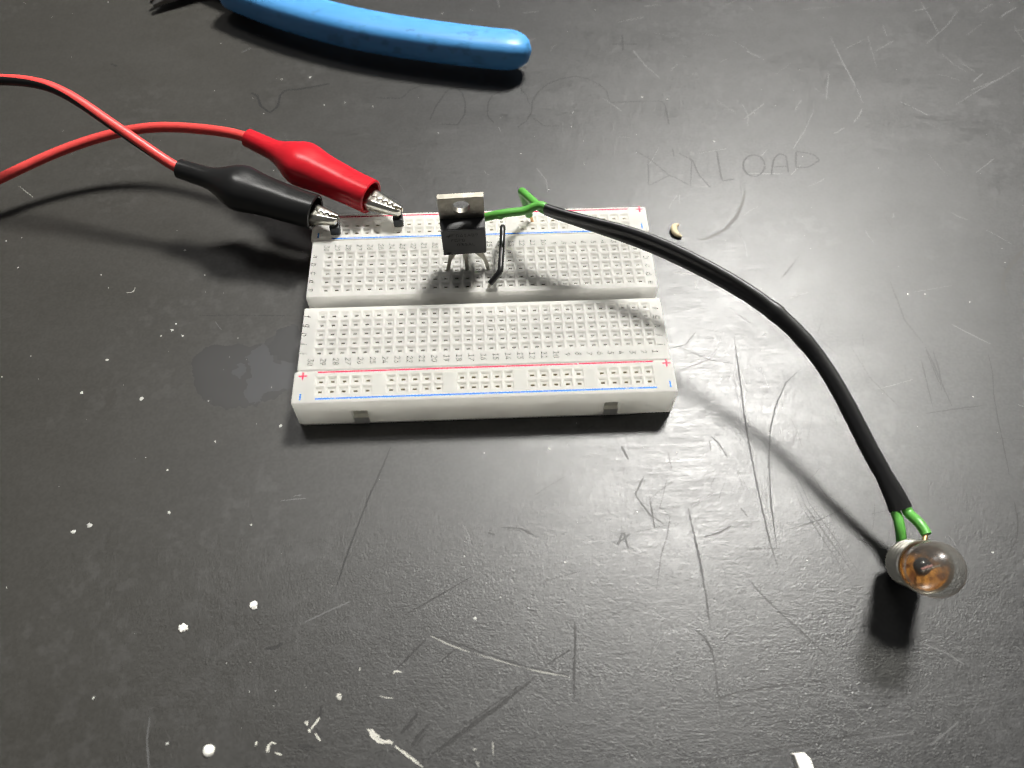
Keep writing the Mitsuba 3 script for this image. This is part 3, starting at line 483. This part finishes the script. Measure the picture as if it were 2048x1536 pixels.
obj(G + '__copper_end', tube([(48.4, 37.5, 11.2), (49.0, 37.7, 9.8), (49.28, 37.9, 7.5)], .36, 20, 10), 'copper', smooth=40)
dn = side[-1]
r0, r1 = p[-1] - dn * 1.08, p[-1] + dn * 1.08
lf, rt = (r0, r1) if r0[0] < r1[0] else (r1, r0)
obj(G + '__wire', tube([lf - t[-1] * .3, lf + t[-1] * 1.0, (117.2, -44.6, 6.9), (117.5, -47.2, 5.2), (117.7, -49.5, 3.6)], 1.0, 50, 18), 'green_wire', smooth=40)
obj(G + '__wire', tube([rt - t[-1] * .3, rt + t[-1] * 1.0, (119.6, -44.6, 9.3), (120.3, -47.0, 9.6), (120.4, -47.6, 9.6)], 1.0, 50, 18), 'green_wire', smooth=40)
obj(G + '__copper_end', tube([(120.3, -47.3, 9.5), (119.7, -48.8, 9.4), (118.9, -50.1, 9.1)], .5, 16, 10), 'copper', smooth=40)
obj(G + '__solder_joint', blob(1.15, 118.95, -50.0, 8.5, 1.0, 9, 3, .25), 'solder', smooth=60)
tag(G, 'black sleeved lead with green wire ends running from the transistor to the bulb', 'cable')

# ------------------------------------------------------------------ light bulb
U = 'light_bulb'
B0, G0 = np.array([118.0, -51.1, 4.2]), np.array([115.1, -57.3, 18.0]); AX = G0 - B0; LEN = np.linalg.norm(AX)
pl = lambda m: place(m, B0, AX)
n_t, n_a = 160, 72; zz = np.linspace(.6, 8.6, n_t); aa = np.arange(n_a) * 2 * np.pi / n_a
rr = 4.15 + .50 * np.cos(2 * np.pi * (zz[:, None] / 1.81) - aa[None]) * np.minimum(1, np.minimum(zz - .6, 8.6 - zz) / .6)[:, None]
thr = np.stack([rr * np.cos(aa), rr * np.sin(aa), np.repeat(zz[:, None], n_a, 1)], -1)
extra0 = np.stack([3.4 * np.cos(aa), 3.4 * np.sin(aa), aa * 0 + .0], -1)[None]
obj(U + '__screw_base', pl(loft(np.concatenate([extra0, thr]), True, False)), 'base_metal', smooth=50, label='silvery threaded screw base')
obj(U + '__collar', pl(lathe([(4.15, 8.55), (4.55, 8.9), (4.72, 9.25), (4.78, 9.7), (4.88, 10.2), (4.84, 10.5), (4.76, 10.52), (4.5, 10.3), (4.28, 10.05), (4.22, 9.6), (4.2, 8.6)])), 'base_metal', smooth=40)
obj(U + '__insulator', pl(lathe([(3.5, .1), (3.2, -.4), (2.0, -1.3), (1.6, -1.5), (0, -1.5)])), 'black_glass', smooth=40)
obj(U + '__solder_contact', pl(lathe([(1.7, -1.4), (1.75, -2.0), (1.5, -2.8), (.9, -3.4), (0, -3.6)], 32)), 'solder', smooth=60)
cup = [(4.23, 9.9), (4.0, 9.55), (3.5, 9.2), (2.7, 8.9), (1.6, 8.7), (1.4, 8.85), (1.2, 9.1), (1.0, 9.3), (.6, 9.6), (0, 9.65)]
obj(U + '__cement_cup', pl(lathe(cup[:5])), 'cement', smooth=60, label='brown cement inside the base')
obj(U + '__stem', pl(lathe(cup[4:])), 'black_glass', smooth=60)
obj(U + '__filament_support', pl(cat_([tube([(-.7, -.2, 9.2), (-.9, -.3, 11), (-1.6, -.3, 13.6)], .13, 20, 8), tube([(.7, .2, 9.2), (.9, .2, 11), (1.5, .4, 13.6)], .13, 20, 8)])), 'nickel', smooth=40)
obj(U + '__bead', pl(tube([(-.95, -.25, 11.2), (0, 0, 11.25), (.95, .2, 11.2)], .26, 20, 12)), 'bead_glass', smooth=40)
fx = np.linspace(-1.6, 1.5, 240); th = np.linspace(0, 2 * np.pi * 26, 240)
obj(U + '__filament', pl(tube(np.c_[fx, -.3 + (fx + 1.6) / 3.1 * .7 + .12 * np.cos(th), 13.6 + .12 * np.sin(th)], .05, 700, 6)), 'tin_metal', smooth=40)
th = np.linspace(math.pi, 0, 40)   # from neck up
zc = LEN; Rg = 5.0
gp = [(4.15, 9.95), (4.17, 10.2), (4.2, 10.5), (4.28, 11.0), (4.45, 11.6)] + [(Rg * math.sin(a), zc - Rg * math.cos(math.pi - a) * 1.0) for a in np.linspace(math.pi - math.acos((zc - 12.4) / Rg) if abs((zc - 12.4) / Rg) < 1 else 2.2, 0.0, 36)]
gp = [(x, z) for x, z in gp[:5]] + [(Rg * math.sin(a), zc + Rg * math.cos(a)) for a in np.linspace(math.acos((12.4 - zc) / Rg), 0.0005, 40)]
obj(U + '__globe', pl(lathe(gp, 96)), 'globe_glass', smooth=True, label='clear round glass globe')
tag(U, 'small screw base bulb with clear glass globe and brown inside', 'light bulb')

# ------------------------------------------------------------------ pliers
Q = 'pliers'
def grip(pts, ws, hs, n=120):
    pts = np.array(pts, float); p = spline(pts, n); t, _, _ = frames(p); s = np.linspace(0, 1, n)
    k = np.linspace(0, 1, len(ws)); w = CubicSpline(k, ws)(s); h = CubicSpline(k, hs)(s)
    d = np.linalg.norm(np.diff(p, axis=0), axis=1).sum(); x = s * d
    e0 = np.sqrt(np.clip(1 - ((4.2 - x) / 4.2).clip(0, 1) ** 2, 0, 1)); e1 = np.sqrt(np.clip(1 - ((x - d + 7.5) / 7.5).clip(0, 1) ** 2, 0, 1)); e = np.maximum(e0 * e1, .03)
    a = np.arange(64) * 2 * np.pi / 64; ca, sa = np.cos(a), np.sin(a); X = np.sign(ca) * np.abs(ca) ** .72; Y = np.sign(sa) * np.abs(sa) ** .72
    sd = np.cross([0, 0, 1.], t); sd /= np.linalg.norm(sd, axis=1)[:, None]; up = np.cross(t, sd)
    ex = e[:, None] ** 1.0; ey = (e[:, None] ** .7)
    return loft((p[:, None] + sd[:, None] * (w[:, None] * ex / 2 * X)[..., None] + up[:, None] * (h[:, None] * ey / 2 * Y)[..., None])[:, ::-1])
cl = [(-42.0, 146.5), (-28.0, 137.0), (-12.0, 128.3), (2.0, 122.3), (15.5, 118.0), (28.5, 114.6), (40, 112.0), (52.9, 110.2)]
obj(Q + '__handle', grip([(x, y - 2.6, 7.2) for x, y in cl], [12.5, 12.6, 12.4, 12.2, 12.2, 12.0, 11.8, 11.6], [9.6, 9.8, 9.9, 9.9, 9.8, 9.7, 9.6, 9.4]), 'blue_grip', smooth=60, label='light blue curved grip lying across the top')
cl2 = [(-38, 166), (-24, 170), (-8, 176), (8, 184), (24, 193), (44, 201)]
obj(Q + '__handle', grip([(x, y, 5.3) for x, y in cl2], [12, 12, 12, 11.6, 11.2, 10.6], [9.4, 9.5, 9.4, 9.2, 9, 8.4]), 'blue_grip', smooth=60)
def hull(*p): return m3.Manifold.hull_points(np.array(p, float))
def prism(poly, z0, z1): return m3.Manifold.hull_points(np.array([(x, y, z) for x, y in poly for z in (z0, z1)], float))
obj(Q + '__jaw', prism([(-37, 141), (-32, 146), (-46, 160), (-54, 158), (-53, 152)], 2.4, 7.6) + hull((-50, 150, 2.2), (-50, 150, 6.4), (-55, 160, 2.2), (-55, 160, 8), (-66.0, 141.4, 2.0), (-66.0, 141.4, 2.9), (-66.6, 142.6, 2.0), (-66.6, 142.6, 3.0), (-62, 149, 5)), 'steel', smooth=20)
obj(Q + '__jaw', prism([(-34, 163), (-34, 169), (-52, 162), (-56, 156), (-50, 154)], 3.0, 8.2) + hull((-52, 158, 2.2), (-52, 158, 7), (-56, 166, 2.2), (-56, 166, 8), (-67.4, 143.4, 2.0), (-67.4, 143.4, 3), (-68, 144, 2.0), (-63, 153, 5)), 'steel', smooth=20)
obj(Q + '__pivot', m3.Manifold.cylinder(8.2, 3.2, 3.0, 32).translate([-50, 157, 1.2]), 'steel', smooth=30)
tag(Q, 'blue handled cutting pliers lying behind the breadboard at the far edge', 'pliers')

# ------------------------------------------------------------------ crumbs and scraps
cr = tube([(87.9, 42.6, .7), (86.6, 41.9, .9), (86.4, 40.6, .8), (86.9, 39.5, .8), (88.1, 38.7, .6)], [.35, .7, .8, .8, .62, .3], 40, 14, .5, 3)
obj('wood_crumb', cr, 'cream', smooth=30, label='curled cream crumb lying right of the breadboard', cat='crumb')
obj('paint_drop', blob(1.05, -14.2, -79.0, 0, .7, 2, 3, .12), 'white_stuff', smooth=True, label='smooth white drop at the bottom left of the table', cat='paint drop')
obj('paint_speck', blob(.66, -9.7, -53.2, 0, .35, 11, 3, .75), 'white_stuff', smooth=30, label='rough white speck, right one of the pair on the lower left table', cat='paint speck')
obj('paint_speck_001', blob(.70, -22.6, -57.0, 0, .35, 14, 3, .75), 'white_stuff', smooth=30, label='rough white speck, left one of the pair on the lower left table', cat='paint speck')
v = np.array([(88.6, -83.6), (90.0, -84.0), (91.1, -83.5), (91.9, -84.6), (92.4, -87.5), (89.4, -87.6)]); c = v.mean(0)
sc = []
for z in (.05, .16, .28):
    sc += [(x, y, z + .5 * math.sin(x * 1.7 + y)) for x, y in (c + (v - c) * (1 - .05 * z))]
obj('paper_scrap', hull(*[(x, y, .05) for x, y in v], *[(x * .8 + c[0] * .2, y * .8 + c[1] * .2, .75 + .3 * math.sin(x * 2)) for x, y in v]), 'white_stuff', label='torn white scrap at the bottom edge of the table', cat='scrap')
